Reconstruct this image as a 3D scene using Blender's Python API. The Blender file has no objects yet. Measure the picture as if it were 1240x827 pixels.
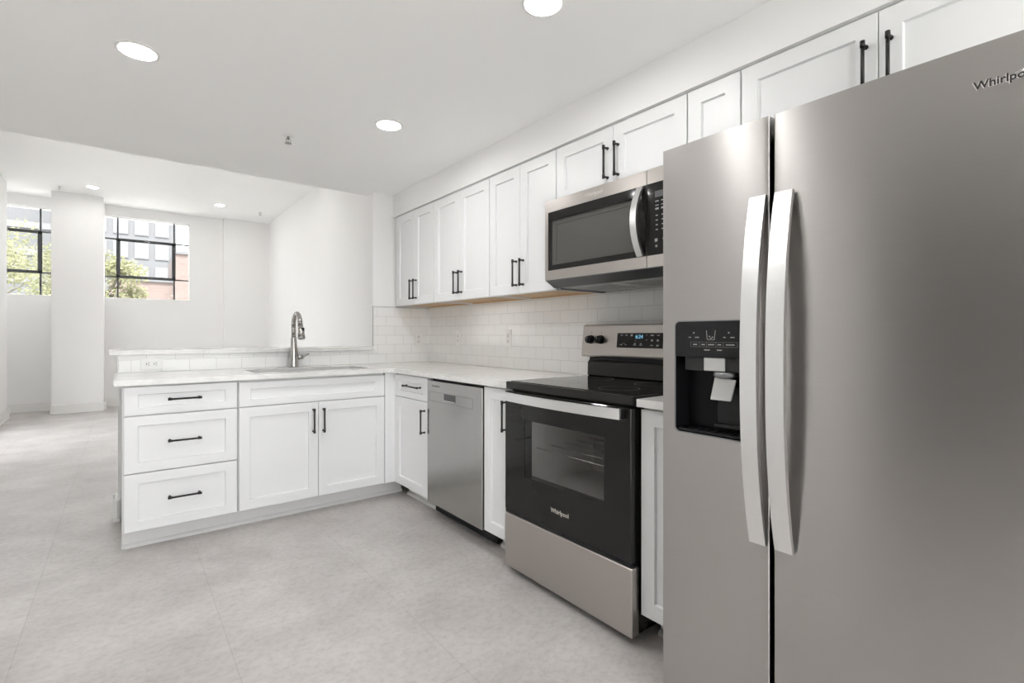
import bpy, bmesh, math, random
from mathutils import Vector, Matrix

# ------------------------------------------------------------------ camera, world, exposure
sc = bpy.context.scene
COL = sc.collection
PI = math.pi
cam_d = bpy.data.cameras.new('camera')
cam_d.lens = 17.376
cam_d.sensor_width = 36.0
cam_d.sensor_fit = 'HORIZONTAL'
cam_d.shift_y = -8.13 / 1240.0
cam_d.clip_start = 0.02
cam_d.clip_end = 300
cam = bpy.data.objects.new('camera', cam_d)
COL.objects.link(cam)
cam.location = (-1.484, -3.2172, 1.137)
cam.rotation_euler = (PI / 2, 0, -0.6658)
sc.camera = cam

W = bpy.data.worlds.new('sky')
sc.world = W
W.use_nodes = True
bg = W.node_tree.nodes['Background']
bg.inputs[0].default_value = (0.96, 0.975, 1.0, 1)
bg.inputs[1].default_value = 3.3

sun_d = bpy.data.lights.new('sun', 'SUN')
sun_d.energy = 6.5
sun_d.angle = math.radians(1.0)
sun_d.color = (1.0, 0.97, 0.92)
sun = bpy.data.objects.new('sun', sun_d)
COL.objects.link(sun)
sun.rotation_euler = (math.radians(34), 0, 0)     # from behind the camera, high: lands on the floor behind it

sc.view_settings.view_transform = 'Standard'
sc.view_settings.look = 'None'
sc.view_settings.gamma = 1.0
sc.view_settings.exposure = 0.74
sc.view_settings.use_curve_mapping = False
sc.cycles.use_denoising = True
sc.cycles.max_bounces = 14
sc.cycles.diffuse_bounces = 8
sc.cycles.glossy_bounces = 6
sc.cycles.transparent_max_bounces = 12
sc.cycles.caustics_reflective = False
sc.cycles.caustics_refractive = False
sc.cycles.sample_clamp_indirect = 6.0

KITCHEN_LAMP = 84.0     # radiance of the downlight diffusers
LIVING_LAMP = 66.0
WARM = (1.0, 0.98, 0.955, 1)
NEUTRAL = (1.0, 0.995, 0.985, 1)

random.seed(7)

# ------------------------------------------------------------------ materials
def new_mat(name):
    m = bpy.data.materials.new(name)
    m.use_nodes = True
    nt = m.node_tree
    return m, nt, nt.nodes['Principled BSDF']

def N(nt, typ, **kw):
    n = nt.nodes.new(typ)
    for k, v in kw.items():
        setattr(n, k, v)
    return n

def mat(name, col, rough=0.5, metal=0.0, spec=0.5, noise=0.0, nscale=40.0, bump=0.0):
    m, nt, b = new_mat(name)
    b.inputs['Base Color'].default_value = (*col, 1)
    b.inputs['Roughness'].default_value = rough
    b.inputs['Metallic'].default_value = metal
    b.inputs['Specular IOR Level'].default_value = spec
    if noise or bump:
        tc = N(nt, 'ShaderNodeTexCoord')
        nz = N(nt, 'ShaderNodeTexNoise')
        nz.inputs['Scale'].default_value = nscale
        nz.inputs['Detail'].default_value = 5
        nt.links.new(tc.outputs['Object'], nz.inputs['Vector'])
        if noise:
            mx = N(nt, 'ShaderNodeMix', data_type='RGBA')
            mx.inputs['A'].default_value = (*[c * (1 - noise) for c in col], 1)
            mx.inputs['B'].default_value = (*[min(1, c * (1 + noise)) for c in col], 1)
            nt.links.new(nz.outputs['Fac'], mx.inputs['Factor'])
            nt.links.new(mx.outputs['Result'], b.inputs['Base Color'])
        if bump:
            bp = N(nt, 'ShaderNodeBump')
            bp.inputs['Strength'].default_value = bump
            bp.inputs['Distance'].default_value = 0.002
            nt.links.new(nz.outputs['Fac'], bp.inputs['Height'])
            nt.links.new(bp.outputs['Normal'], b.inputs['Normal'])
    return m

def emit(name, col, strength):
    m, nt, b = new_mat(name)
    b.inputs['Base Color'].default_value = (*col[:3], 1)
    b.inputs['Emission Color'].default_value = (*col[:3], 1)
    b.inputs['Emission Strength'].default_value = strength
    return m

def steel(name, col, rough=0.3, aniso=0.7, brush=0.03):
    m, nt, b = new_mat(name)
    b.inputs['Metallic'].default_value = 1.0
    b.inputs['Roughness'].default_value = rough
    b.inputs['Anisotropic'].default_value = aniso
    tg = N(nt, 'ShaderNodeTangent', direction_type='UV_MAP', uv_map='UVMap')
    nt.links.new(tg.outputs['Tangent'], b.inputs['Tangent'])
    tc = N(nt, 'ShaderNodeTexCoord')
    mp = N(nt, 'ShaderNodeMapping')
    mp.inputs['Scale'].default_value = (6, 6, 420)
    nz = N(nt, 'ShaderNodeTexNoise')
    nz.inputs['Scale'].default_value = 1.0
    nz.inputs['Detail'].default_value = 3
    nt.links.new(tc.outputs['Object'], mp.inputs['Vector'])
    nt.links.new(mp.outputs['Vector'], nz.inputs['Vector'])
    mx = N(nt, 'ShaderNodeMix', data_type='RGBA')
    mx.inputs['A'].default_value = (*[c * (1 - brush) for c in col], 1)
    mx.inputs['B'].default_value = (*[min(1, c * (1 + brush)) for c in col], 1)
    nt.links.new(nz.outputs['Fac'], mx.inputs['Factor'])
    nt.links.new(mx.outputs['Result'], b.inputs['Base Color'])
    return m

def tile_mat(name, axis, origin):
    """white running-bond subway tile; axis = world axis along the courses"""
    m, nt, b = new_mat(name)
    tc = N(nt, 'ShaderNodeTexCoord')
    sp = N(nt, 'ShaderNodeSeparateXYZ')
    nt.links.new(tc.outputs['Object'], sp.inputs[0])
    a1 = N(nt, 'ShaderNodeMath', operation='SUBTRACT'); a1.inputs[1].default_value = origin
    nt.links.new(sp.outputs[axis], a1.inputs[0])
    a2 = N(nt, 'ShaderNodeMath', operation='SUBTRACT'); a2.inputs[1].default_value = 0.9045
    nt.links.new(sp.outputs['Z'], a2.inputs[0])
    cb = N(nt, 'ShaderNodeCombineXYZ')
    nt.links.new(a1.outputs[0], cb.inputs[0]); nt.links.new(a2.outputs[0], cb.inputs[1])
    br = N(nt, 'ShaderNodeTexBrick')
    br.offset = 0.5
    br.inputs['Scale'].default_value = 1.0
    br.inputs['Brick Width'].default_value = 0.1515
    br.inputs['Row Height'].default_value = 0.0762
    br.inputs['Mortar Size'].default_value = 0.0011
    br.inputs['Mortar Smooth'].default_value = 0.3
    br.inputs['Color1'].default_value = (0.86, 0.86, 0.855, 1)
    br.inputs['Color2'].default_value = (0.885, 0.885, 0.88, 1)
    br.inputs['Mortar'].default_value = (0.56, 0.56, 0.55, 1)
    nt.links.new(cb.outputs[0], br.inputs['Vector'])
    nt.links.new(br.outputs['Color'], b.inputs['Base Color'])
    bp = N(nt, 'ShaderNodeBump'); bp.invert = True
    bp.inputs['Strength'].default_value = 0.5
    bp.inputs['Distance'].default_value = 0.001
    nt.links.new(br.outputs['Fac'], bp.inputs['Height'])
    nt.links.new(bp.outputs['Normal'], b.inputs['Normal'])
    b.inputs['Roughness'].default_value = 0.16
    return m

def floor_mat():
    m, nt, b = new_mat('floor_concrete_tile')
    tc = N(nt, 'ShaderNodeTexCoord')
    mp = N(nt, 'ShaderNodeMapping')
    mp.inputs['Rotation'].default_value = (0, 0, PI / 2)
    mp.inputs['Location'].default_value = (0.02, 1.18, 0)
    nt.links.new(tc.outputs['Object'], mp.inputs['Vector'])
    br = N(nt, 'ShaderNodeTexBrick')
    br.offset = 0.5
    br.inputs['Scale'].default_value = 1
    br.inputs['Brick Width'].default_value = 1.22
    br.inputs['Row Height'].default_value = 0.61
    br.inputs['Mortar Size'].default_value = 0.0012
    br.inputs['Mortar Smooth'].default_value = 0.2
    br.inputs['Color1'].default_value = (0.96, 0.96, 0.96, 1)
    br.inputs['Color2'].default_value = (1.0, 1.0, 1.0, 1)
    br.inputs['Mortar'].default_value = (0.74, 0.74, 0.74, 1)
    nt.links.new(mp.outputs[0], br.inputs['Vector'])
    n1 = N(nt, 'ShaderNodeTexNoise'); n1.inputs['Scale'].default_value = 2.6
    n1.inputs['Detail'].default_value = 9; n1.inputs['Roughness'].default_value = 0.62
    n1.inputs['Distortion'].default_value = 0.25
    n2 = N(nt, 'ShaderNodeTexNoise'); n2.inputs['Scale'].default_value = 34
    n2.inputs['Detail'].default_value = 8; n2.inputs['Roughness'].default_value = 0.7
    mp2 = N(nt, 'ShaderNodeMapping'); mp2.inputs['Scale'].default_value = (1, 1.15, 1)
    nt.links.new(tc.outputs['Object'], mp2.inputs[0])
    for n in (n1, n2):
        nt.links.new(mp2.outputs[0], n.inputs['Vector'])
    r1 = N(nt, 'ShaderNodeValToRGB')
    r1.color_ramp.elements[0].position = 0.32; r1.color_ramp.elements[0].color = (0.475, 0.448, 0.432, 1)
    r1.color_ramp.elements[1].position = 0.68; r1.color_ramp.elements[1].color = (0.64, 0.61, 0.59, 1)
    nt.links.new(n1.outputs['Fac'], r1.inputs[0])
    r2 = N(nt, 'ShaderNodeValToRGB')
    r2.color_ramp.elements[0].position = 0.30; r2.color_ramp.elements[0].color = (0.80, 0.80, 0.80, 1)
    r2.color_ramp.elements[1].position = 0.55; r2.color_ramp.elements[1].color = (1, 1, 1, 1)
    nt.links.new(n2.outputs['Fac'], r2.inputs[0])
    m1 = N(nt, 'ShaderNodeMix', data_type='RGBA', blend_type='MULTIPLY'); m1.inputs['Factor'].default_value = 1
    nt.links.new(r1.outputs[0], m1.inputs['A']); nt.links.new(r2.outputs[0], m1.inputs['B'])
    m2 = N(nt, 'ShaderNodeMix', data_type='RGBA', blend_type='MULTIPLY'); m2.inputs['Factor'].default_value = 1
    nt.links.new(m1.outputs['Result'], m2.inputs['A']); nt.links.new(br.outputs['Color'], m2.inputs['B'])
    nt.links.new(m2.outputs['Result'], b.inputs['Base Color'])
    b.inputs['Roughness'].default_value = 0.38
    bp = N(nt, 'ShaderNodeBump'); bp.inputs['Strength'].default_value = 0.12; bp.inputs['Distance'].default_value = 0.002
    nt.links.new(n2.outputs['Fac'], bp.inputs['Height'])
    nt.links.new(bp.outputs['Normal'], b.inputs['Normal'])
    return m

def quartz_mat():
    m, nt, b = new_mat('white_quartz')
    tc = N(nt, 'ShaderNodeTexCoord')
    n1 = N(nt, 'ShaderNodeTexNoise'); n1.inputs['Scale'].default_value = 9
    n1.inputs['Detail'].default_value = 10; n1.inputs['Roughness'].default_value = 0.7
    n1.inputs['Distortion'].default_value = 1.2
    nt.links.new(tc.outputs['Object'], n1.inputs['Vector'])
    r = N(nt, 'ShaderNodeValToRGB')
    e = r.color_ramp.elements
    e[0].position = 0.34; e[0].color = (0.70, 0.69, 0.675, 1)
    e[1].position = 0.56; e[1].color = (0.78, 0.772, 0.76, 1)
    nt.links.new(n1.outputs['Fac'], r.inputs[0])
    nt.links.new(r.outputs[0], b.inputs['Base Color'])
    b.inputs['Roughness'].default_value = 0.14
    return m

def wood_mat():
    m, nt, b = new_mat('raw_plywood')
    tc = N(nt, 'ShaderNodeTexCoord')
    mp = N(nt, 'ShaderNodeMapping'); mp.inputs['Scale'].default_value = (60, 2.5, 60)
    n1 = N(nt, 'ShaderNodeTexNoise'); n1.inputs['Scale'].default_value = 1.0; n1.inputs['Detail'].default_value = 4
    nt.links.new(tc.outputs['Object'], mp.inputs[0]); nt.links.new(mp.outputs[0], n1.inputs['Vector'])
    r = N(nt, 'ShaderNodeValToRGB')
    r.color_ramp.elements[0].color = (0.50, 0.33, 0.18, 1)
    r.color_ramp.elements[1].color = (0.68, 0.50, 0.31, 1)
    nt.links.new(n1.outputs['Fac'], r.inputs[0]); nt.links.new(r.outputs[0], b.inputs['Base Color'])
    b.inputs['Roughness'].default_value = 0.6
    return m

def glass_mat(name, tint, gloss=0.06, rough=0.0):
    """thin pane: clear or tinted, with a mirror-like skin"""
    m, nt, b = new_mat(name)
    nt.nodes.remove(b)
    out = nt.nodes['Material Output']
    tr = N(nt, 'ShaderNodeBsdfTransparent'); tr.inputs[0].default_value = (*tint, 1)
    gl = N(nt, 'ShaderNodeBsdfGlossy'); gl.inputs['Roughness'].default_value = rough
    gl.inputs[0].default_value = (1, 1, 1, 1)
    fr_ = N(nt, 'ShaderNodeFresnel'); fr_.inputs['IOR'].default_value = 1.45
    ge = N(nt, 'ShaderNodeNewGeometry')
    inv = N(nt, 'ShaderNodeMath', operation='SUBTRACT'); inv.inputs[0].default_value = 1.0
    nt.links.new(ge.outputs['Backfacing'], inv.inputs[1])
    lw = N(nt, 'ShaderNodeMath', operation='MULTIPLY')
    nt.links.new(fr_.outputs[0], lw.inputs[0]); nt.links.new(inv.outputs[0], lw.inputs[1])
    mx = N(nt, 'ShaderNodeMixShader')
    nt.links.new(lw.outputs[0], mx.inputs[0]); nt.links.new(tr.outputs[0], mx.inputs[1]); nt.links.new(gl.outputs[0], mx.inputs[2])
    nt.links.new(mx.outputs[0], out.inputs[0])
    return m

M = {
    'wall': mat('wall_paint', (0.87, 0.865, 0.86), 0.75, noise=0.012, nscale=3),
    'ceil': mat('ceiling_paint', (0.93, 0.93, 0.925), 0.8, noise=0.012, nscale=2),
    'added_hall': mat('added_hall_dark_paint', (0.16, 0.155, 0.15), 0.7, noise=0.02, nscale=3),  # kept dark so the added opening darkens the refrigerator's reflection
    'trimw': mat('trim_paint', (0.82, 0.81, 0.795), 0.4, noise=0.01, nscale=4),
    'cab': mat('cabinet_white', (0.80, 0.805, 0.81), 0.38, noise=0.008, nscale=5),
    'cabframe': mat('cabinet_frame_white', (0.72, 0.72, 0.715), 0.42, noise=0.008, nscale=5),
    'kick': mat('toe_kick_white', (0.74, 0.73, 0.72), 0.45, noise=0.01, nscale=6),
    'wood': wood_mat(),
    'black': mat('matte_black_metal', (0.018, 0.017, 0.016), 0.38, metal=0.2, noise=0.1),
    'blackplastic': mat('black_plastic', (0.012, 0.012, 0.013), 0.35, spec=0.28, noise=0.1),
    'blackgloss': mat('black_gloss', (0.014, 0.0135, 0.013), 0.06, spec=0.28, noise=0.05),
    'blackenamel': mat('black_enamel', (0.022, 0.021, 0.020), 0.16, spec=0.28, noise=0.08),
    'charcoal2': mat('charcoal_metal', (0.07, 0.072, 0.075), 0.35, noise=0.05),
    'charcoal': mat('charcoal_plastic', (0.030, 0.030, 0.031), 0.4, spec=0.25, noise=0.05),
    'cavity': mat('black_cavity', (0.006, 0.006, 0.007), 0.25, spec=0.15, noise=0.05),
    'darkgrey': mat('dark_grey_paint', (0.09, 0.09, 0.092), 0.4, noise=0.05),
    'midgrey': mat('mid_grey_metal', (0.26, 0.265, 0.27), 0.35, metal=0.6, noise=0.05),
    'undergrey': mat('grey_painted_metal', (0.24, 0.25, 0.25), 0.4, noise=0.05),
    'lightgrey': mat('light_grey_plastic', (0.50, 0.50, 0.49), 0.35, noise=0.03),
    'steel': steel('brushed_steel', (0.50, 0.468, 0.442), 0.30, 0.55),
    'steelfr': steel('refrigerator_steel', (0.45, 0.432, 0.418), 0.33, 0.75),
    'steeldw': steel('dishwasher_steel', (0.43, 0.422, 0.41), 0.2, 0.5),
    'bright': steel('handle_steel', (0.80, 0.80, 0.795), 0.32, 0.5, 0.015),
    'nickel': mat('brushed_nickel', (0.50, 0.485, 0.465), 0.26, metal=1.0, noise=0.05, nscale=90),
    'sinksteel': mat('sink_steel', (0.62, 0.61, 0.60), 0.32, metal=1.0, noise=0.04, nscale=60),
    'quartz': quartz_mat(),
    'tile_r': tile_mat('subway_tile_right', 'Y', -1.093),
    'tile_b': tile_mat('subway_tile_back', 'X', 0.294),
    'floor': floor_mat(),
    'plate': mat('outlet_plastic', (0.84, 0.84, 0.83), 0.3, noise=0.01),
    'slot': mat('outlet_slot', (0.03, 0.03, 0.03), 0.6, noise=0.05),
    'edge': mat('tile_edge_metal', (0.36, 0.355, 0.35), 0.35, metal=0.7, noise=0.05),
    'winframe': mat('window_steel_charcoal', (0.055, 0.058, 0.06), 0.45, noise=0.05),
    'glass': glass_mat('window_glass', (0.97, 0.98, 0.98)),
    'ovenglass': glass_mat('oven_glass', (0.82, 0.82, 0.82)),
    'mwglass': glass_mat('microwave_glass', (0.80, 0.80, 0.79)),
    'liner': mat('oven_liner', (0.66, 0.64, 0.62), 0.4, metal=0.1, noise=0.06, nscale=20),
    'mwliner': mat('microwave_liner', (0.205, 0.203, 0.20), 0.5, noise=0.04, nscale=20),
    'chrome': mat('chrome', (0.75, 0.75, 0.75), 0.15, metal=1.0, noise=0.03),
    'icon': mat('printed_icon', (0.36, 0.36, 0.36), 0.5, noise=0.02),
    'iconline': mat('printed_line', (0.16, 0.16, 0.165), 0.5, noise=0.02),
    'logolight': mat('badge_silver', (0.66, 0.64, 0.60), 0.3, metal=0.7, noise=0.02),
    'logodark': mat('badge_dark', (0.055, 0.055, 0.055), 0.3, metal=0.6, noise=0.02),
    'led': emit('clock_digits', (0.25, 0.62, 0.85), 0.5),
    'lampk': emit('downlight_diffuser', NEUTRAL, KITCHEN_LAMP),
    'lampl': emit('downlight_diffuser_living', WARM, LIVING_LAMP),
    'bark': mat('bark', (0.10, 0.09, 0.07), 0.8, noise=0.2, nscale=12),
    'stone': mat('pale_stone', (0.122, 0.124, 0.130), 0.8, noise=0.06, nscale=1),
    'winstone': mat('far_window_frame', (0.165, 0.166, 0.17), 0.6, noise=0.04),
    'pane_far': mat('far_window_glass', (0.175, 0.182, 0.19), 0.4, noise=0.05),
    'asphalt': mat('street', (0.50, 0.49, 0.47), 0.9, noise=0.1, nscale=2),
}

def brickwall_mat():
    m, nt, b = new_mat('red_brick')
    tc = N(nt, 'ShaderNodeTexCoord')
    mp = N(nt, 'ShaderNodeMapping'); mp.inputs['Rotation'].default_value = (PI / 2, 0, 0)
    nt.links.new(tc.outputs['Object'], mp.inputs[0])
    br = N(nt, 'ShaderNodeTexBrick'); br.inputs['Scale'].default_value = 1.6
    br.inputs['Color1'].default_value = (0.155, 0.112, 0.10, 1)
    br.inputs['Color2'].default_value = (0.172, 0.130, 0.116, 1)
    br.inputs['Mortar'].default_value = (0.16, 0.145, 0.135, 1)
    nt.links.new(mp.outputs[0], br.inputs['Vector'])
    nt.links.new(br.outputs['Color'], b.inputs['Base Color'])
    b.inputs['Roughness'].default_value = 0.85
    return m
M['brick'] = brickwall_mat()

def leaf_mat(name, ca, cb):
    m, nt, b = new_mat(name)
    nt.nodes.remove(b)
    tc = N(nt, 'ShaderNodeTexCoord')
    nz = N(nt, 'ShaderNodeTexNoise'); nz.inputs['Scale'].default_value = 2.5
    nt.links.new(tc.outputs['Object'], nz.inputs['Vector'])
    mx = N(nt, 'ShaderNodeMix', data_type='RGBA')
    mx.inputs['A'].default_value = (*ca, 1); mx.inputs['B'].default_value = (*cb, 1)
    nt.links.new(nz.outputs['Fac'], mx.inputs['Factor'])
    d = N(nt, 'ShaderNodeBsdfDiffuse'); t = N(nt, 'ShaderNodeBsdfTranslucent')
    nt.links.new(mx.outputs['Result'], d.inputs[0]); nt.links.new(mx.outputs['Result'], t.inputs[0])
    ms = N(nt, 'ShaderNodeMixShader'); ms.inputs[0].default_value = 0.45
    nt.links.new(d.outputs[0], ms.inputs[1]); nt.links.new(t.outputs[0], ms.inputs[2])
    nt.links.new(ms.outputs[0], nt.nodes['Material Output'].inputs[0])
    return m
M['leaf'] = leaf_mat('leaves_yellow_green', (0.22, 0.225, 0.125), (0.33, 0.325, 0.215))
M['leafb'] = leaf_mat('leaves_pale_green', (0.20, 0.215, 0.125), (0.31, 0.305, 0.205))

# ------------------------------------------------------------------ mesh helpers
class MB:
    def __init__(s):
        s.bm = bmesh.new()

    def _tag(s, verts, mi, smooth):
        fs = set()
        for v in verts:
            for f in v.link_faces:
                fs.add(f)
        for f in fs:
            f.material_index = mi
            f.smooth = smooth
        return fs

    def box(s, x0, x1, y0, y1, z0, z1, bev=0.0, seg=2, mi=0):
        r = bmesh.ops.create_cube(s.bm, size=1.0)
        vs = r['verts']
        for v in vs:
            v.co = Vector(((x0 + x1) / 2 + v.co.x * (x1 - x0), (y0 + y1) / 2 + v.co.y * (y1 - y0), (z0 + z1) / 2 + v.co.z * (z1 - z0)))
        s._tag(vs, mi, False)
        if bev > 0:
            es = list({e for v in vs for e in v.link_edges})
            bmesh.ops.bevel(s.bm, geom=es, offset=bev, segments=seg, profile=0.5, affect='EDGES')
        return s

    def cyl(s, p0, p1, r0, r1=None, n=20, mi=0, smooth=True):
        r1 = r0 if r1 is None else r1
        p0, p1 = Vector(p0), Vector(p1)
        d = p1 - p0
        r = bmesh.ops.create_cone(s.bm, cap_ends=True, segments=n, radius1=r0, radius2=r1, depth=d.length)
        q = d.to_track_quat('Z', 'Y').to_matrix().to_4x4()
        mtx = Matrix.Translation((p0 + p1) / 2) @ q
        bmesh.ops.transform(s.bm, matrix=mtx, verts=r['verts'])
        for f in s._tag(r['verts'], mi, smooth):
            if len(f.verts) > 4:
                f.smooth = False
        return s

    def lathe(s, prof, origin=(0, 0, 0), axis='Z', n=28, mi=0):
        """prof: list of (radius, height)"""
        o = Vector(origin)
        rings = []
        for r, h in prof:
            ring = []
            for k in range(n):
                a = 2 * PI * k / n
                c = Vector((r * math.cos(a), r * math.sin(a), h))
                if axis == 'Y':
                    c = Vector((c.x, -c.z, c.y))
                elif axis == 'X':
                    c = Vector((c.z, c.x, c.y))
                ring.append(s.bm.verts.new(o + c))
            rings.append(ring)
        for a, b in zip(rings, rings[1:]):
            for k in range(n):
                f = s.bm.faces.new((a[k], a[(k + 1) % n], b[(k + 1) % n], b[k]))
                f.smooth = True; f.material_index = mi
        for ring, rev in ((rings[0], True), (rings[-1], False)):
            f = s.bm.faces.new(list(reversed(ring)) if rev else ring); f.material_index = mi
        return s

    def tube(s, pts, radii, n=18, mi=0):
        pts = [Vector(p) for p in pts]
        if not hasattr(radii, '__len__'):
            radii = [radii] * len(pts)
        ref = None
        rings = []
        for i, p in enumerate(pts):
            d = (pts[min(i + 1, len(pts) - 1)] - pts[max(i - 1, 0)]).normalized()
            if ref is None:
                ref = d.orthogonal().normalized()
            u = (ref - d * ref.dot(d)).normalized(); ref = u
            w = d.cross(u)
            rings.append([s.bm.verts.new(p + (u * math.cos(2 * PI * k / n) + w * math.sin(2 * PI * k / n)) * radii[i]) for k in range(n)])
        for a, b in zip(rings, rings[1:]):
            for k in range(n):
                f = s.bm.faces.new((a[k], a[(k + 1) % n], b[(k + 1) % n], b[k])); f.smooth = True; f.material_index = mi
        s.bm.faces.new(list(reversed(rings[0]))).material_index = mi
        s.bm.faces.new(rings[-1]).material_index = mi
        return s

    def prism(s, pts, ext, mi=0, bev=0.0):
        """closed polygon (list of 3D points) swept by vector ext"""
        e = Vector(ext)
        a = [s.bm.verts.new(Vector(p)) for p in pts]
        b = [s.bm.verts.new(Vector(p) + e) for p in pts]
        fs = [s.bm.faces.new(a), s.bm.faces.new(list(reversed(b)))]
        n = len(a)
        for k in range(n):
            fs.append(s.bm.faces.new((a[(k + 1) % n], a[k], b[k], b[(k + 1) % n])))
        for f in fs:
            f.material_index = mi
        if bev:
            es = list({ed for v in a + b for ed in v.link_edges})
            bmesh.ops.bevel(s.bm, geom=es, offset=bev, segments=2, profile=0.5, affect='EDGES')
        return s

    def loops(s, ls, mi=0, close=True):
        """bridge successive vertex loops of equal length; cap the last one"""
        rings = [[s.bm.verts.new(Vector(p)) for p in l] for l in ls]
        n = len(rings[0])
        for a, b in zip(rings, rings[1:]):
            for k in range(n):
                s.bm.faces.new((a[k], a[(k + 1) % n], b[(k + 1) % n], b[k])).material_index = mi
        if close:
            s.bm.faces.new(rings[-1]).material_index = mi
            s.bm.faces.new(list(reversed(rings[0]))).material_index = mi
        return s

    def shaker(s, x0, x1, z0, z1, y=0.0, t=0.019, rx=0.057, rz=0.057, dep=0.011):
        """shaker front facing -y, front plane at y, thickness t to +y"""
        def rect(a, b, yy):
            return [(x0 + a, yy, z0 + b), (x1 - a, yy, z0 + b), (x1 - a, yy, z1 - b), (x0 + a, yy, z1 - b)]
        s.loops([rect(0, 0, y + t), rect(0, 0, y + 0.0015), rect(0.0015, 0.0015, y), rect(rx, rz, y),
                 rect(rx + 0.003, rz + 0.003, y + dep)])
        return s

    def slab(s, outer, holes, z0, z1, mi=0):
        """horizontal plate from 2D outlines with holes"""
        allv = []
        for z in (z0, z1):
            lv = []
            for poly in [outer] + holes:
                lv.append([s.bm.verts.new((p[0], p[1], z)) for p in poly])
            es = []
            for l in lv:
                for k in range(len(l)):
                    es.append(s.bm.edges.new((l[k], l[(k + 1) % len(l)])))
            r = bmesh.ops.triangle_fill(s.bm, use_beauty=True, edges=es)
            allv.append(lv)
        for a, b in zip(allv[0], allv[1]):
            for k in range(len(a)):
                k2 = (k + 1) % len(a)
                s.bm.faces.new((a[k], a[k2], b[k2], b[k]))
        return s

    def build(s, name, material, parent=None, loc=(0, 0, 0), uv=False, recalc=True):
        if recalc:
            bmesh.ops.recalc_face_normals(s.bm, faces=s.bm.faces[:])
        if uv:
            lay = s.bm.loops.layers.uv.new('UVMap')
            for f in s.bm.faces:
                for l in f.loops:
                    c = l.vert.co
                    if uv == 'h':       # brushing runs up and down: spread sideways
                        l[lay].uv = (c.x + c.y * 0.7, c.z)
                    else:               # brushing runs sideways: spread up and down
                        l[lay].uv = (c.z, c.x + c.y * 0.7)
        me = bpy.data.meshes.new(name)
        s.bm.to_mesh(me); s.bm.free()
        mats = material if isinstance(material, (list, tuple)) else [material]
        for m in mats:
            me.materials.append(m)
        o = bpy.data.objects.new(name, me)
        COL.objects.link(o)
        if parent is not None:
            o.parent = parent
        o.location = loc
        return o

def tag(o, label=None, cat=None, group=None, kind=None):
    if label: o['label'] = label
    if cat: o['category'] = cat
    if group: o['group'] = group
    if kind: o['kind'] = kind
    return o

def thing(name, label, cat, loc=(0, 0, 0), rz=0.0, group=None):
    o = bpy.data.objects.new(name, None)
    o.empty_display_size = 0.1
    COL.objects.link(o)
    o.location = loc; o.rotation_euler = (0, 0, rz)
    return tag(o, label, cat, group)

def struct(name, mb, m):
    return tag(mb.build(name, m), kind='structure')

def dup(root, loc, label=None):
    r = root.copy(); COL.objects.link(r); r.location = loc
    if label: r['label'] = label
    for ch in list(root.children):
        c = ch.copy(); COL.objects.link(c); c.parent = r
        for g in list(ch.children):
            d = g.copy(); COL.objects.link(d); d.parent = c
    return r

def text_part(name, body, size, m, parent, loc, depth=0.0008, shear=0.0, space=1.0, bold=0.0):
    """raised lettering in the local XZ plane, facing -y; centred on loc"""
    cu = bpy.data.curves.new(name + '_curve', 'FONT')
    cu.body = body; cu.size = size; cu.extrude = depth; cu.shear = shear
    cu.align_x = 'CENTER'; cu.align_y = 'CENTER'; cu.space_character = space; cu.offset = bold
    cu.resolution_u = 4
    to = bpy.data.objects.new(name + '_src', cu)
    COL.objects.link(to)
    dg = bpy.context.evaluated_depsgraph_get()
    me = bpy.data.meshes.new_from_object(to.evaluated_get(dg))
    bpy.data.objects.remove(to); bpy.data.curves.remove(cu)
    me.transform(Matrix.Rotation(PI / 2, 4, 'X'))
    me.materials.clear(); me.materials.append(m)
    me.name = name
    o = bpy.data.objects.new(name, me); COL.objects.link(o)
    o.parent = parent; o.location = loc
    return o

def rrect(x0, x1, z0, z1, r, n=6):
    pts = []
    for cx, cz, a0 in ((x1 - r, z0 + r, -PI / 2), (x1 - r, z1 - r, 0), (x0 + r, z1 - r, PI / 2), (x0 + r, z0 + r, PI)):
        for k in range(n + 1):
            a = a0 + k * PI / 2 / n
            pts.append((cx + r * math.cos(a), cz + r * math.sin(a)))
    return pts

# ------------------------------------------------------------------ room shell
ZK, ZL = 2.294, 3.19          # kitchen and living ceilings
XR, XL = 0.63, -2.72
YF, YB = 6.88, -5.0
XH = -6.0
HY0, HY1 = -4.1, -2.0        # unlit hall opening added as a dark reflection for the refrigerator, outside the photo
XA = -4.2                    # alcove beyond the left wall

struct('floor', MB().box(XL - 0.15, XR + 0.2, YB - 0.2, YF + 0.3, -0.12, 0).box(XA - 0.2, XL - 0.15, 5.25, YF + 0.3, -0.12, 0).box(XH - 0.15, XL - 0.15, HY0 - 0.15, HY1 + 0.15, -0.12, 0), M['floor'])
struct('ceiling_kitchen', MB().box(XL - 0.15, XR + 0.2, YB - 0.2, 0.77, ZK, ZK + 0.14), M['ceil'])
struct('wall_header', MB().box(XL - 0.15, XR + 0.2, 0.63, 0.768, ZK + 0.141, ZL + 0.1), M['wall'])
struct('ceiling_living', MB().box(XL - 0.15, XR + 0.2, 0.77, YF + 0.3, ZL, ZL + 0.14).box(XA - 0.2, XL - 0.15, 5.25, YF + 0.3, ZL, ZL + 0.14), M['ceil'])
struct('wall_right', MB().box(XR, XR + 0.16, YB - 0.2, YF + 0.2, -0.02, ZL + 0.05), M['wall'])
LW0, LW1, LZ0, LZ1 = 3.2, 5.1, 0.05, 1.95     # tall side windows added to brighten the far room, outside the photo
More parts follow.
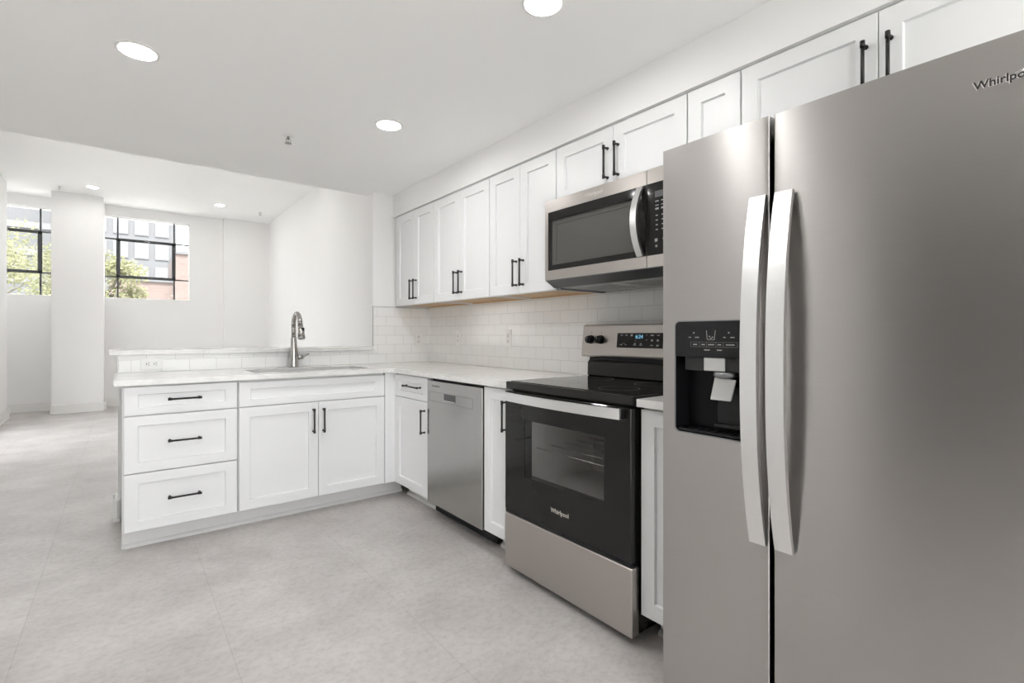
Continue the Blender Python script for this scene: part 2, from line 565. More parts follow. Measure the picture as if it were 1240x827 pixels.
struct('wall_left', MB().box(XL - 0.15, XL, HY1, LW0, -0.02, ZL + 0.05).box(XL - 0.15, XL, LW1, 6.19, -0.02, ZL + 0.05).box(XL - 0.15, XL, LW0, LW1, -0.02, LZ0).box(XL - 0.15, XL, LW0, LW1, LZ1, ZL + 0.05).box(XL - 0.15, XL, YB - 0.2, HY0, -0.02, ZL + 0.05).box(XL - 0.15, XL, HY0, HY1, 2.2, ZL + 0.05), M['wall'])
struct('wall_added_hall', MB().box(XH - 0.15, XH, HY0 - 0.15, HY1 + 0.15, -0.02, 2.3).box(XH, XL - 0.15, HY0 - 0.15, HY0, -0.02, 2.3).box(XH, XL - 0.15, HY1, HY1 + 0.15, -0.02, 2.3), M['added_hall'])
struct('ceiling_added_hall', MB().box(XH - 0.15, XL - 0.15, HY0 - 0.15, HY1 + 0.15, 2.3, 2.4), M['added_hall'])
RW0, RW1, RZ0, RZ1 = -2.6, 0.5, 0.06, 2.2
struct('wall_rear', MB().box(XL, XR, YB - 0.15, YB, -0.02, RZ0).box(XL, XR, YB - 0.15, YB, RZ1, ZK).box(XL, RW0, YB - 0.15, YB, RZ0, RZ1).box(RW1, XR, YB - 0.15, YB, RZ0, RZ1), M['wall'])
struct('wall_alcove', MB().box(XA - 0.15, XA, 5.25, YF + 0.2, -0.02, ZL + 0.05).box(XA - 0.15, XL - 0.15, 5.25, 5.4, -0.02, ZL + 0.05), M['wall'])
# far wall with two window openings
WINS = [(-1.775, -0.596), (-3.425, -2.246)]
WZ0, WZ1 = 1.72, 3.03
mb = MB()
mb.box(XA - 0.1, XR, YF, YF + 0.22, -0.02, WZ0)
mb.box(XA - 0.1, XR, YF, YF + 0.22, WZ1, ZL + 0.05)
xs = [XA - 0.1, WINS[1][0], WINS[1][1], WINS[0][0], WINS[0][1], XR]
for a, b in ((0, 1), (2, 3), (4, 5)):
    mb.box(xs[a], xs[b], YF, YF + 0.22, WZ0, WZ1)
struct('wall_far', mb, M['wall'])
struct('wall_column', MB().box(-2.297, -1.72, 6.36, YF, 0, ZL), M['wall'])
struct('wall_pier', MB().box(-0.10, XR, 6.76, YF, 0, ZL), M['wall'])
struct('wall_stub', MB().box(0.107, XR, 0.635, 0.768, 0, ZK), M['wall'])
struct('wall_half', MB().box(-1.512, 0.107, 0.64, 0.768, 0, 1.012), M['wall'])
struct('wall_soffit', MB().box(0.2785, XR, -3.16, 0.635, 2.1115, ZK), M['wall'])
# tile backsplash
struct('wall_tile_right', MB().box(0.62, XR, -2.31, 0.63, 0.875, 1.372), M['tile_r'])
struct('wall_tile_stub', MB().box(0.107, 0.62, 0.63, 0.635, 0.905, 1.366), M['tile_b'])
struct('wall_tile_half', MB().box(-1.508, 0.107, 0.63, 0.64, 0.905, 1.011), M['tile_b'])
struct('trim_1', MB().box(0.1035, 0.107, 0.6285, 0.6365, 1.043, 1.369).box(0.107, 0.62, 0.6285, 0.6365, 1.366, 1.369), M['edge'])
struct('trim_2', MB().box(-1.512, -1.508, 0.6285, 0.64, 0.906, 1.0115), M['edge'])

def baseboard(name, pts):
    """runs along axis-aligned segments: (x0,y0,x1,y1, nx,ny) with outward normal"""
    b = MB()
    for x0, y0, x1, y1, nx, ny in pts:
        def seg(t, z0, z1):
            xa, xb = sorted((x0, x1)); ya, yb = sorted((y0, y1))
            if nx: xa, xb = sorted((x0, x0 + nx * t))
            if ny: ya, yb = sorted((y0, y0 + ny * t))
            b.box(xa, xb, ya, yb, z0, z1, 0.002, 1)
        seg(0.014, 0.001, 0.135); seg(0.026, 0.0012, 0.022)
    return struct(name, b, M['trimw'])
baseboard('baseboard_far', [(-0.10, YF, -1.72, YF, 0, -1), (-2.297, YF, XA, YF, 0, -1)])
baseboard('baseboard_column', [(-2.297, 6.36, -1.72, 6.36, 0, -1), (-1.72, 6.335, -1.72, YF, 1, 0), (-2.297, 6.335, -2.297, YF, -1, 0)])
baseboard('baseboard_left', [(XL, YB, XL, 6.19, 1, 0), (XL - 0.15, 6.19, XL + 0.026, 6.19, 0, 1)])
baseboard('baseboard_pier', [(-0.10, 6.76, XR, 6.76, 0, -1)])
baseboard('baseboard_right', [(XR, 0.77, XR, 6.73, -1, 0)])
baseboard('baseboard_half', [(-1.512, 0.615, -1.512, 0.79, -1, 0), (-1.538, 0.64, -1.50, 0.64, 0, -1), (-1.538, 0.768, 0.60, 0.768, 0, 1)])

# windows
def window(name, x0, x1, latch):
    y0, y1 = YF + 0.055, YF + 0.095
    r = bpy.data.objects.new(name, None); COL.objects.link(r); r['kind'] = 'structure'
    r.location = ((x0 + x1) / 2, y0, WZ0)
    ox, oy, oz = r.location
    a, b = x0 + 0.215 , x1 - 0.215
    za, zb = 2.065, 2.675
    f = MB()
    def bx(xa, xb, z0, z1, ya=0.0, yb=0.04):
        f.box(xa - ox, xb - ox, ya, yb, z0 - oz, z1 - oz, 0.003, 1)
    t = 0.012
    for (xa, xb, z0, z1) in ((x0 + 0.001, x1 - 0.001, WZ0 + 0.001, WZ0 + t), (x0 + 0.001, x1 - 0.001, WZ1 - t, WZ1 - 0.001), (x0 + 0.001, x0 + t, WZ0 + t, WZ1 - t), (x1 - t, x1 - 0.001, WZ0 + t, WZ1 - t)):
        bx(xa, xb, z0, z1)
    f.build('frame', M['trimw'], r)
    f = MB()
    for x in (a, b):
        bx(x - 0.011, x + 0.011, WZ0 + t, WZ1 - t)
    for z in (za, zb):
        bx(x0 + t, x1 - t, z - 0.010, z + 0.010)
    f.build('muntins', M['winframe'], r)
    s = MB()
    for (xa, xb, z0, z1) in ((a - 0.02, b + 0.02, za - 0.015, za + 0.03), (a - 0.02, b + 0.02, zb - 0.03, zb + 0.015), (a - 0.02, a + 0.032, za, zb), (b - 0.032, b + 0.02, za, zb)):
        s.box(xa - ox, xb - ox, -0.012, -0.0005, z0 - oz, z1 - oz, 0.003, 1)
    s.build('sash', M['winframe'], r)
    MB().box(-0.03, 0.03, -0.03, -0.0125, zb - 0.012 - oz, zb + 0.016 - oz, 0.004).cyl((0, -0.03, zb - oz), (0.035, -0.045, zb - 0.02 - oz), 0.007).build('latch', M['midgrey'], r)
    MB().box(x0 + 0.002 - ox, x1 - 0.002 - ox, 0.018, 0.022, WZ0 + 0.002 - oz, WZ1 - 0.002 - oz).build('pane', M['glass'], r)
    return r
window('window_1', *WINS[0], 0)
window('window_2', *WINS[1], 0)
r = bpy.data.objects.new('window_fill_side', None); COL.objects.link(r); r['kind'] = 'structure'
r.location = (XL - 0.08, 0, 0)
f = MB()
for k in range(5):
    y = LW0 + (LW1 - LW0 - 0.03) * k / 4
    f.box(-0.02, 0.02, y, y + 0.03, LZ0, LZ1)
for z in (LZ0, (LZ0 + LZ1) / 2, LZ1 - 0.03): f.box(-0.018, 0.018, LW0 + 0.001, LW1 - 0.001, z, z + 0.03)
f.build('frame', M['winframe'], r)
MB().box(-0.002, 0.002, LW0 + 0.002, LW1 - 0.002, LZ0 + 0.002, LZ1 - 0.002).build('pane', M['glass'], r)
r = bpy.data.objects.new('window_fill_rear', None); COL.objects.link(r); r['kind'] = 'structure'  # unseen glazing added behind the camera for daylight fill
r.location = (0, YB - 0.08, 0)
f = MB()
for x in (RW0, (2 * RW0 + RW1) / 3, (RW0 + 2 * RW1) / 3, RW1 - 0.03): f.box(x, x + 0.03, -0.02, 0.02, RZ0, RZ1)
for z in (RZ0, (RZ0 + RZ1) / 2, RZ1 - 0.03): f.box(RW0 + 0.001, RW1 - 0.001, -0.018, 0.018, z, z + 0.03)
f.build('frame', M['winframe'], r)
MB().box(RW0 + 0.002, RW1 - 0.002, -0.002, 0.002, RZ0 + 0.002, RZ1 - 0.002).build('pane', M['glass'], r)

# ------------------------------------------------------------------ cabinets
def pull(parent, x, z, vertical, y=0.0, L=0.150):
    """black bar pull with two collared posts, standing off a front at plane y"""
    b = MB()
    so = 0.030
    ax = Vector((0, 0, 1)) if vertical else Vector((1, 0, 0))
    c = Vector((x, y - so, z))
    b.cyl(c - ax * (L / 2), c + ax * (L / 2), 0.0052, n=14)
    for sgn in (-1, 1):
        p = c + ax * sgn * (L / 2 - 0.0075)
        b.cyl(p - ax * 0.0095, p + ax * 0.0095, 0.0068, n=14)
        b.cyl(p, p + Vector((0, so - 0.0002, 0)), 0.0048, n=12)
        b.cyl(p + Vector((0, so - 0.005, 0)), p + Vector((0, so - 0.0002, 0)), 0.0070, n=12)
    return b.build('handle', M['black'], parent)

def door(parent, x0, x1, z0, z1, hx=None, hz=None, vert=True, rx=0.057, rz=0.057, name='door', L=0.150):
    d = MB().shaker(x0, x1, z0, z1, rx=rx, rz=rz).build(name, M['cab'], parent)
    if hx is not None:
        pull(d, hx, hz, vert, L=L)
    return d

def base_body(root, w, x0=0.0, depth=0.60, y0=0.0205):
    MB().box(x0 + 0.0008, w - 0.0008, y0, depth, 0.112, 0.8745, 0.001, 1).build('body', M['cabframe'], root)

def kick(root, x0, x1, extra=()):
    k = MB().box(x0, x1, 0.122, 0.137, 0.0006, 0.1115, 0.0008, 1)
    prof = [(0, 0.1215, 0.0006), (0, 0.1045, 0.0006), (0, 0.1045, 0.006), (0, 0.108, 0.014), (0, 0.1145, 0.0195), (0, 0.1215, 0.0215)]
    k.prism([(x0, p[1], p[2]) for p in prof], (x1 - x0, 0, 0))
    for e in extra: k.box(*e)
    k.build('toe_kick', M['kick'], root)

RR = -PI / 2
BG = 'white shaker base cabinets'
xl = -1.4854
# peninsula drawer cabinet
r = thing('base_cabinet', 'white three-drawer base cabinet at the open end of the peninsula', 'cabinet', (xl, 0, 0), 0, BG)
w1 = -0.9665 - xl
MB().box(-0.0065, w1 - 0.0008, 0.0205, 0.60, 0.112, 0.8745, 0.001, 1).box(-0.0065, 0.010, 0.125, 0.60, 0.001, 0.112).build('body', M['cabframe'], r)
for z0, z1, hz, rz in ((0.7185, 0.8655, 0.7945, 0.040), (0.4195, 0.7125, 0.572, 0.050), (0.1165, 0.4135, 0.270, 0.050)):
    door(r, 0.0015, w1 - 0.004, z0, z1, 0.2625, hz, False, 0.058, rz, 'drawer')
kick(r, -0.0065, w1, [(-0.0105, -0.0068, 0.104, 0.60, 0.0006, 0.021)])
# sink cabinet
ws = -0.0715 + 0.9665
r = thing('base_cabinet', 'white sink base cabinet with two doors under the faucet', 'cabinet', (-0.9665, 0, 0), 0, BG)
hb_ = MB()
for a_ in ((0.0008, 0.018, 0.0205, 0.60, 0.112, 0.8745), (ws - 0.018, ws - 0.0008, 0.0205, 0.60, 0.112, 0.8745), (0.018, ws - 0.018, 0.588, 0.60, 0.112, 0.8745), (0.018, ws - 0.018, 0.0205, 0.588, 0.112, 0.130),
           (0.018, ws - 0.018, 0.0205, 0.039, 0.700, 0.8745), (0.018, 0.045, 0.0205, 0.039, 0.130, 0.700), (ws - 0.045, ws - 0.018, 0.0205, 0.039, 0.130, 0.700), (ws / 2 - 0.03, ws / 2 + 0.03, 0.0205, 0.039, 0.130, 0.700)):
    hb_.box(*a_)
hb_.build('body', M['cabframe'], r)
door(r, 0.006, ws - 0.002, 0.7185, 0.8595, name='false_front', rx=0.058, rz=0.040)
mid = ws / 2 + 0.004
door(r, 0.006, mid - 0.0015, 0.1165, 0.7135, mid - 0.032, 0.599, True)
door(r, mid + 0.0015, ws - 0.002, 0.1165, 0.7135, mid + 0.030, 0.597, True)
kick(r, 0.0, ws + 0.18)
# corner cabinet (faces the room's left)
r = thing('base_cabinet', 'white corner base cabinet with one drawer over one door, left of the dishwasher', 'cabinet', (0, 0, 0), RR, BG)
MB().box(-0.62, 0.4785, 0.0215, 0.60, 0.112, 0.8745, 0.001, 1).build('body', M['cabframe'], r)
MB().box(-0.0190, -0.0005, -0.0690, 0.0205, 0.1135, 0.8735, 0.001, 1).box(-0.0005, 0.018, 0.003, 0.0205, 0.1135, 0.8735, 0.001, 1).build('filler', M['cab'], r)
door(r, 0.020, 0.4765, 0.7185, 0.8655, 0.292, 0.800, False, 0.058, 0.040, 'drawer', L=0.205)
door(r, 0.020, 0.4765, 0.1165, 0.7135, 0.4435, 0.592, True)
kick(r, -0.02, 0.4055)
# narrow cabinets either side of the range
r = thing('base_cabinet', 'narrow white base cabinet between the dishwasher and the range', 'cabinet', (0, -1.0905, 0), RR, BG)
base_body(r, 0.2275)
door(r, 0.0015, 0.2255, 0.1165, 0.8655, 0.195, 0.737, True, 0.057, 0.057)
kick(r, 0.004, 0.2275)
r = thing('base_cabinet', 'narrow white base cabinet between the range and the refrigerator', 'cabinet', (0, -2.0885, 0), RR, BG)
base_body(r, 0.2275)
door(r, 0.0015, 0.2255, 0.1165, 0.8655, 0.205, 0.737, True)
kick(r, 0, 0.2275)

# worktops
def arc(cx, cy, r, a0, a1, n=8):
    return [(cx + r * math.cos(a0 + (a1 - a0) * k / n), cy + r * math.sin(a0 + (a1 - a0) * k / n)) for k in range(n + 1)]
outer = [(-1.525, 0.628), (-1.525, -0.025)] + [(-0.065, -0.025)] + arc(-0.065, -0.065, 0.04, PI / 2, 0)[1:] + [(-0.025, -1.3165), (0.618, -1.3165), (0.618, 0.628)]
SX0, SX1, SY0, SY1 = -0.862, -0.135, 0.105, 0.475
hole = rrect(SX0, SX1, SY0, SY1, 0.03)
tag(MB().slab(outer, [hole], 0.8762, 0.9045).build('countertop', M['quartz']), 'white speckled quartz countertop running round the corner with the sink cut into it', 'countertop', 'quartz countertops')
tag(MB().box(-0.025, 0.618, -2.3165, -2.0875, 0.8762, 0.9045, 0.0015, 1).build('countertop', M['quartz']), 'short white quartz countertop piece between the range and the refrigerator', 'countertop', 'quartz countertops')
tag(MB().box(-1.556, 0.1025, 0.600, 0.96, 1.0125, 1.0415, 0.0015, 1).build('bar_top', M['quartz']), 'raised white quartz bar ledge above the tiled strip behind the sink', 'counter')

# sink
r = thing('sink', 'undermount stainless sink basin set into the peninsula countertop', 'sink', ((SX0 + SX1) / 2, (SY0 + SY1) / 2, 0.70))
hw, hd = (SX1 - SX0) / 2, (SY1 - SY0) / 2
b = MB()
def rl(m_, z, rad): return [(p[0], p[1], z) for p in rrect(-hw - m_, hw + m_, -hd - m_, hd + m_, rad)]
b.loops([rl(0.02, 0.1755, 0.035), rl(0.002, 0.1755, 0.03), rl(-0.002, 0.02, 0.03), rl(-0.02, 0.004, 0.03)], close=False)
b.bm.faces.new([b.bm.verts.new(p) for p in rl(-0.02, 0.004, 0.03)])
b.build('basin', M['sinksteel'], r)
MB().lathe([(0.045, 0.0045), (0.045, 0.007), (0.03, 0.0075), (0.028, 0.005)], (0, 0.02, 0)).build('drain', M['chrome'], r)

# faucet
r = thing('faucet', 'brushed nickel gooseneck pull-down faucet behind the sink', 'faucet', (-0.520, 0.560, 0.9047))
MB().lathe([(0.034, 0.0), (0.034, 0.004), (0.0325, 0.010), (0.0315, 0.08), (0.0305, 0.105), (0.0255, 0.135), (0.0215, 0.17), (0.0195, 0.21), (0.0188, 0.215)]).build('body', M['nickel'], r)
pts = [(0, 0, 0.212), (0, 0, 0.27), (0, 0, 0.30)]
R = 0.082
for k in range(0, 15):
    a = PI - k * (PI * 0.93) / 14
    pts.append((0, -R - R * math.cos(a), 0.300 + R * math.sin(a)))
MB().tube(pts, 0.0160).build('neck', M['nickel'], r)
e = Vector(pts[-1]); d = (Vector(pts[-1]) - Vector(pts[-2])).normalized()
sp = MB().cyl(e, e + d * 0.012, 0.0162).cyl(e + d * 0.012, e + d * 0.108, 0.0168, 0.0245, n=24).cyl(e + d * 0.108, e + d * 0.120, 0.0245, 0.0230, n=24).build('spray_head', M['nickel'], r)
c = e + d * 0.055
MB().box(c.x + 0.000, c.x + 0.0195, c.y - 0.0215, c.y - 0.006, c.z - 0.016, c.z + 0.016, 0.003).build('button', M['blackplastic'], sp)
MB().cyl((0.028, 0, 0.068), (0.062, 0, 0.072), 0.0185, 0.0165, n=22).build('valve_cap', M['nickel'], r)
MB().tube([(0.060, 0, 0.072), (0.072, -0.002, 0.076), (0.088, -0.004, 0.086), (0.105, -0.006, 0.092)], [0.010, 0.008, 0.0065, 0.0055]).build('lever', M['nickel'], r)

# outlets
def outlet(label, loc, rz, horizontal=False):
    r = thing('outlet', label, 'outlet', loc, rz, 'white wall outlets')
    def q(a0, a1, b0, b1, y0, y1, bev=0.0):
        # a along the short side, b along the long side
        return (b0, b1, y0, y1, a0, a1, bev) if horizontal else (a0, a1, y0, y1, b0, b1, bev)
    MB().box(*q(-0.0355, 0.0355, -0.0585, 0.0585, -0.0055, -0.0004, 0.003)).build('cover_plate', M['plate'], r)
    for s in (-1, 1):
        f = MB().box(*q(-0.0165, 0.0165, s * 0.0195 - 0.0145, s * 0.0195 + 0.0145, -0.0075, -0.0053, 0.002)).build('receptacle', M['plate'], r)
        sl = MB()
        c = s * 0.0195
        sl.box(*q(-0.0080, -0.0050, c - 0.002, c + 0.007, -0.0080, -0.0074))
        sl.box(*q(0.0050, 0.0080, c - 0.002, c + 0.007, -0.0080, -0.0074))
        sl.box(*q(-0.003, 0.003, c - 0.0115, c - 0.0055, -0.0080, -0.0074))
        sl.build('slot', M['slot'], f)
    MB().cyl((0, -0.0055, 0), (0, -0.0068, 0), 0.003, n=10).build('screw', M['plate'], r)
outlet('white outlet turned sideways in the tile strip below the bar ledge', (-1.344, 0.63, 0.954), 0, True)
outlet('white outlet on the short tiled wall right of the bar ledge', (0.511, 0.63, 1.100), 0)
outlet('white outlet on the long tiled wall, the one nearer the corner', (0.62, 0.152, 1.111), RR)
outlet('white outlet on the long tiled wall, the one nearer the range', (0.62, -0.501, 1.113), RR)

# upper cabinets
UG = 'white shaker wall cabinets'
def upper(label, y0, w, zb, doors, wood=True):
    r = thing('wall_cabinet', label, 'cabinet', (0.28, y0, 0), RR, UG)
    zt = 2.101
    b = MB().box(0.0006, w - 0.0006, 0.0205, 0.339, zb + 0.014, zt + 0.0095, 0.0008, 1)
    b.box(0.0006, 0.016, 0.0205, 0.339, zb, zb + 0.014); b.box(w - 0.016, w - 0.0006, 0.0205, 0.339, zb, zb + 0.014)
    b.box(0.016, w - 0.016, 0.0205, 0.036, zb, zb + 0.014)
    b.build('body', M['cabframe'], r)
    if wood:
        MB().box(0.017, w - 0.017, 0.037, 0.338, zb + 0.010, zb + 0.0138).box(0.017, w - 0.017, 0.322, 0.338, zb - 0.0, zb + 0.0095, 0.001, 1).build('bottom_panel', M['wood'], r)['label'] = 'unpainted plywood underside'
    for x0, x1, hx, hz in doors:
        door(r, x0, x1, zb - 0.0 + 0.001, zt - 0.003, hx, hz, True)
def pair(w, off=0.0, hz=1.4875):
    m = w / 2 + off
    return [(0.003, m - 0.0012, m - 0.031, hz), (m + 0.0012, w - 0.003, m + 0.031, hz)]
upper('white two-door wall cabinet in the far corner over the sink end of the counter', 0.626, 0.684, 1.370, [(0.060, 0.3755, 0.349, 1.4875), (0.3785, 0.681, 0.411, 1.4875)])
upper('white two-door wall cabinet second from the far corner', -0.058, 0.688, 1.370, pair(0.688))
upper('white two-door wall cabinet just left of the microwave', -0.746, 0.596, 1.370, pair(0.596))
upper('short white two-door wall cabinet directly above the microwave', -1.342, 0.758, 1.818, pair(0.758, 0, 1.932), False)
upper('narrow single-door white wall cabinet between the microwave and the refrigerator', -2.100, 0.218, 1.370, [(0.003, 0.215, 0.185, 1.4875)])
upper('deep-set wide white wall cabinet above the refrigerator', -2.318, 0.832, 1.735, pair(0.832, 0, 1.937), False)

# ------------------------------------------------------------------ dishwasher
r = thing('dishwasher', 'stainless dishwasher under the counter between two white cabinets', 'dishwasher', (0, -0.4805, 0), RR)
MB().box(0.003, 0.600, 0.035, 0.59, 0.1135, 0.8725, 0.002, 1).box(0.003, 0.600, 0.14, 0.59, 0.012, 0.1136).build('tub', M['blackplastic'], r)
MB().box(-0.074, 0.592, 0.098, 0.112, 0.008, 0.100, 0.002, 1).build('kick_plate', M['blackplastic'], r)
dd = MB().box(0.001, 0.597, -0.004, 0.032, 0.1075, 0.857, 0.004, 2).build('door', M['steeldw'], r, uv='v')
g = MB()
for (a, b_, c_, d_) in ((0.030, 0.510, 0.734, 0.7354), (0.030, 0.510, 0.7905, 0.7919), (0.030, 0.0314, 0.734, 0.7919), (0.5086, 0.510, 0.734, 0.7919)):
    g.box(a, b_, -0.0045, -0.0035, c_, d_)
g.build('control_strip', M['midgrey'], dd)
MB().box(0.205, 0.332, -0.0050, -0.0035, 0.752, 0.7895, 0.001, 1).build('pocket_handle', M['darkgrey'], dd)
MB().box(0.207, 0.330, -0.0075, -0.0048, 0.748, 0.7525, 0.001, 1).build('pocket_lip', M['chrome'], dd)
MB().box(0.062, 0.150, -0.0050, -0.0038, 0.8245, 0.8290, 0.0004, 1).build('badge', M['logodark'], dd)

# ------------------------------------------------------------------ range
r = thing('range', 'stainless and black freestanding electric range with glass cooktop', 'oven', (-0.040, -1.3205, 0), RR)
RW = 0.7595
bodym = MB().box(0.003, RW - 0.003, 0.047, 0.0605, 0.05, 0.874)
bodym.box(0.003, 0.018, 0.0605, 0.64, 0.05, 0.874); bodym.box(RW - 0.018, RW - 0.003, 0.0605, 0.64, 0.05, 0.874)
bodym.box(0.018, RW - 0.018, 0.62, 0.64, 0.05, 0.874); bodym.box(0.018, RW - 0.018, 0.0605, 0.62, 0.05, 0.27)
# front opening for the oven cavity
bodym.bm.free()
bodym = MB()
bodym.box(0.003, 0.120, 0.047, 0.0605, 0.05, 0.874); bodym.box(RW - 0.120, RW - 0.003, 0.047, 0.0605, 0.05, 0.874)
bodym.box(0.120, RW - 0.120, 0.047, 0.0605, 0.05, 0.440); bodym.box(0.120, RW - 0.120, 0.047, 0.0605, 0.780, 0.874)
bodym.box(0.003, 0.018, 0.0605, 0.64, 0.05, 0.874); bodym.box(RW - 0.018, RW - 0.003, 0.0605, 0.64, 0.05, 0.874)
bodym.box(0.018, RW - 0.018, 0.62, 0.64, 0.05, 0.874); bodym.box(0.018, RW - 0.018, 0.0605, 0.62, 0.05, 0.27)
bodym.box(0.03, RW - 0.03, 0.06, 0.60, 0.012, 0.05)
bodym.build('body', M['blackenamel'], r)
cav = MB()
cav.box(0.110, 0.122, 0.061, 0.50, 0.42, 0.80); cav.box(RW - 0.122, RW - 0.110, 0.061, 0.50, 0.42, 0.80)
cav.box(0.122, RW - 0.122, 0.49, 0.50, 0.42, 0.80); cav.box(0.122, RW - 0.122, 0.061, 0.49, 0.42, 0.432); cav.box(0.122, RW - 0.122, 0.061, 0.49, 0.788, 0.80)
cav.build('oven_cavity', M['liner'], r)
rk = MB()
for z in (0.60,):
    for k in range(5): rk.cyl((0.123, 0.10 + 0.09 * k, z), (RW - 0.123, 0.10 + 0.09 * k, z), 0.003, n=8)
rk.build('oven_rack', M['chrome'], r)
MB().box(0.0, RW, 0.0, 0.045, 0.034, 0.2875, 0.006, 3).build('storage_drawer', M['steel'], r, uv='v')
# oven door: black glass with a see-through window
dr = MB()
ox0, ox1, oz0, oz1 = 0.150, 0.627, 0.484, 0.746
def rc(a, b, c, d, y): return [(a, y, c), (b, y, c), (b, y, d), (a, y, d)]
dr.loops([rc(0.004, RW - 0.004, 0.304, 0.868, 0.045), rc(0.004, RW - 0.004, 0.304, 0.868, 0.003), rc(0.007, RW - 0.007, 0.307, 0.865, 0.0), rc(ox0, ox1, oz0, oz1, 0.0), rc(ox0, ox1, oz0, oz1, 0.045)], close=False)
od = dr.build('oven_door', M['blackgloss'], r)
MB().box(ox0 + 0.0004, ox1 - 0.0004, 0.002, 0.006, oz0 + 0.0004, oz1 - 0.0004).build('window', M['ovenglass'], od)
MB().box(0.004, RW - 0.004, 0.004, 0.040, 0.2905, 0.3025).build('lower_trim', M['blackplastic'], od)
# bowed handle
def bow(z0, z1, x0, x1, yend, ymid, th, n=16):
    b = MB()
    f, bk = [], []
    for k in range(n + 1):
        t = k / n
        y = yend + (ymid - yend) * (1 - (2 * t - 1) ** 2)
        f.append((x0 + (x1 - x0) * t, y)); bk.append((x0 + (x1 - x0) * t, y + th))
    ring = f + bk[::-1]
    b.prism([(p[0], p[1], z0) for p in ring], (0, 0, z1 - z0))
    for fc in b.bm.faces: fc.smooth = False
    return b
hb = bow(0.828, 0.868, 0.020, 0.728, -0.032, -0.055, 0.010)
hd_ = hb.build('handle', M['bright'], od, uv='v')
MB().box(0.024, 0.044, -0.0235, -0.0002, 0.830, 0.864, 0.003).build('handle_mount', M['blackplastic'], hd_)
MB().box(0.706, 0.734, -0.0235, -0.0002, 0.830, 0.866, 0.003).build('handle_mount', M['blackplastic'], hd_)
text_part('brand_lettering', 'Whirlpool', 0.026, M['logolight'], od, (0.3835, -0.0008, 0.386), bold=0.0004)
# cooktop
ct = MB().box(-0.001, RW + 0.001, -0.004 + 0.012, 0.575, 0.8765, 0.913, 0.005, 2).build('cooktop', M['blackenamel'], r)
MB().box(0.012, RW - 0.012, 0.030, 0.555, 0.9128, 0.9155, 0.0008, 1).build('glass_surface', M['blackgloss'], ct)
for (cx, cyy, rr_) in ((0.20, 0.17, 0.11), (0.56, 0.17, 0.085), (0.20, 0.43, 0.085), (0.56, 0.43, 0.10)):
    ring = MB()
    n = 40
    vo = [ring.bm.verts.new((cx + rr_ * math.cos(2 * PI * k / n), cyy + rr_ * math.sin(2 * PI * k / n), 0.9157)) for k in range(n)]
    vi = [ring.bm.verts.new((cx + (rr_ - 0.002) * math.cos(2 * PI * k / n), cyy + (rr_ - 0.002) * math.sin(2 * PI * k / n), 0.9157)) for k in range(n)]
    for k in range(n): ring.bm.faces.new((vo[k], vo[(k + 1) % n], vi[(k + 1) % n], vi[k]))
    ring.build("burner_mark", M["charcoal2"], ct)
# rear riser and control panel
MB().prism([(0.030, 0.560, 0.9132), (0.030, 0.545, 0.920), (0.030, 0.548, 0.990), (0.030, 0.560, 1.003), (0.030, 0.650, 1.003), (0.030, 0.650, 0.9132)], (RW - 0.060, 0, 0), bev=0.002).build('riser', M['blackenamel'], r)
MB().box(0.036, RW - 0.036, 0.556, 0.645, 1.0035, 1.0165).build('vent_gap', M['blackplastic'], r)
cp = MB().prism([(0.0, 0.536, 1.019), (0.0, 0.530, 1.030), (0.0, 0.546, 1.186), (0.0, 0.556, 1.191), (0.0, 0.645, 1.191), (0.0, 0.645, 1.017)], (RW, 0, 0), bev=0.003).build('control_panel', M['steel'], r, uv='v')
def yp(z): return 0.530 + (z - 1.03) * 0.016 / 0.156
tilt = math.atan2(0.016, 0.156)
dp = MB().prism([(0.243, yp(1.072) - 0.0012, 1.072), (0.243, yp(1.146) - 0.0012, 1.146), (0.243, yp(1.146) + 0.003, 1.146), (0.243, yp(1.072) + 0.003, 1.072)], (0.274, 0, 0)).build('display', M['blackgloss'], cp)
t_ = text_part('clock_digits', '6:24', 0.026, M['led'], dp, (0.380, yp(1.127) - 0.0016, 1.127)); t_.rotation_euler = (-tilt, 0, 0)
for (x, z, wd, hh) in ((0.272, 1.135, 0.012, 0.004), (0.302, 1.135, 0.012, 0.004), (0.334, 1.135, 0.012, 0.010), (0.272, 1.087, 0.016, 0.004), (0.300, 1.087, 0.012, 0.004), (0.286, 1.095, 0.018, 0.0015),
                       (0.356, 1.086, 0.018, 0.003), (0.392, 1.086, 0.018, 0.003), (0.356, 1.093, 0.010, 0.005), (0.392, 1.093, 0.010, 0.005), (0.424, 1.136, 0.006, 0.003), (0.424, 1.112, 0.006, 0.003),
                       (0.455, 1.134, 0.018, 0.005), (0.490, 1.134, 0.014, 0.004), (0.455, 1.110, 0.010, 0.009), (0.488, 1.110, 0.012, 0.009), (0.455, 1.086, 0.016, 0.004), (0.488, 1.086, 0.014, 0.007)):
    MB().box(x - wd / 2, x + wd / 2, yp(z) - 0.0018, yp(z) - 0.0010, z - hh / 2, z + hh / 2).build('printed_symbol', M['icon'], dp)
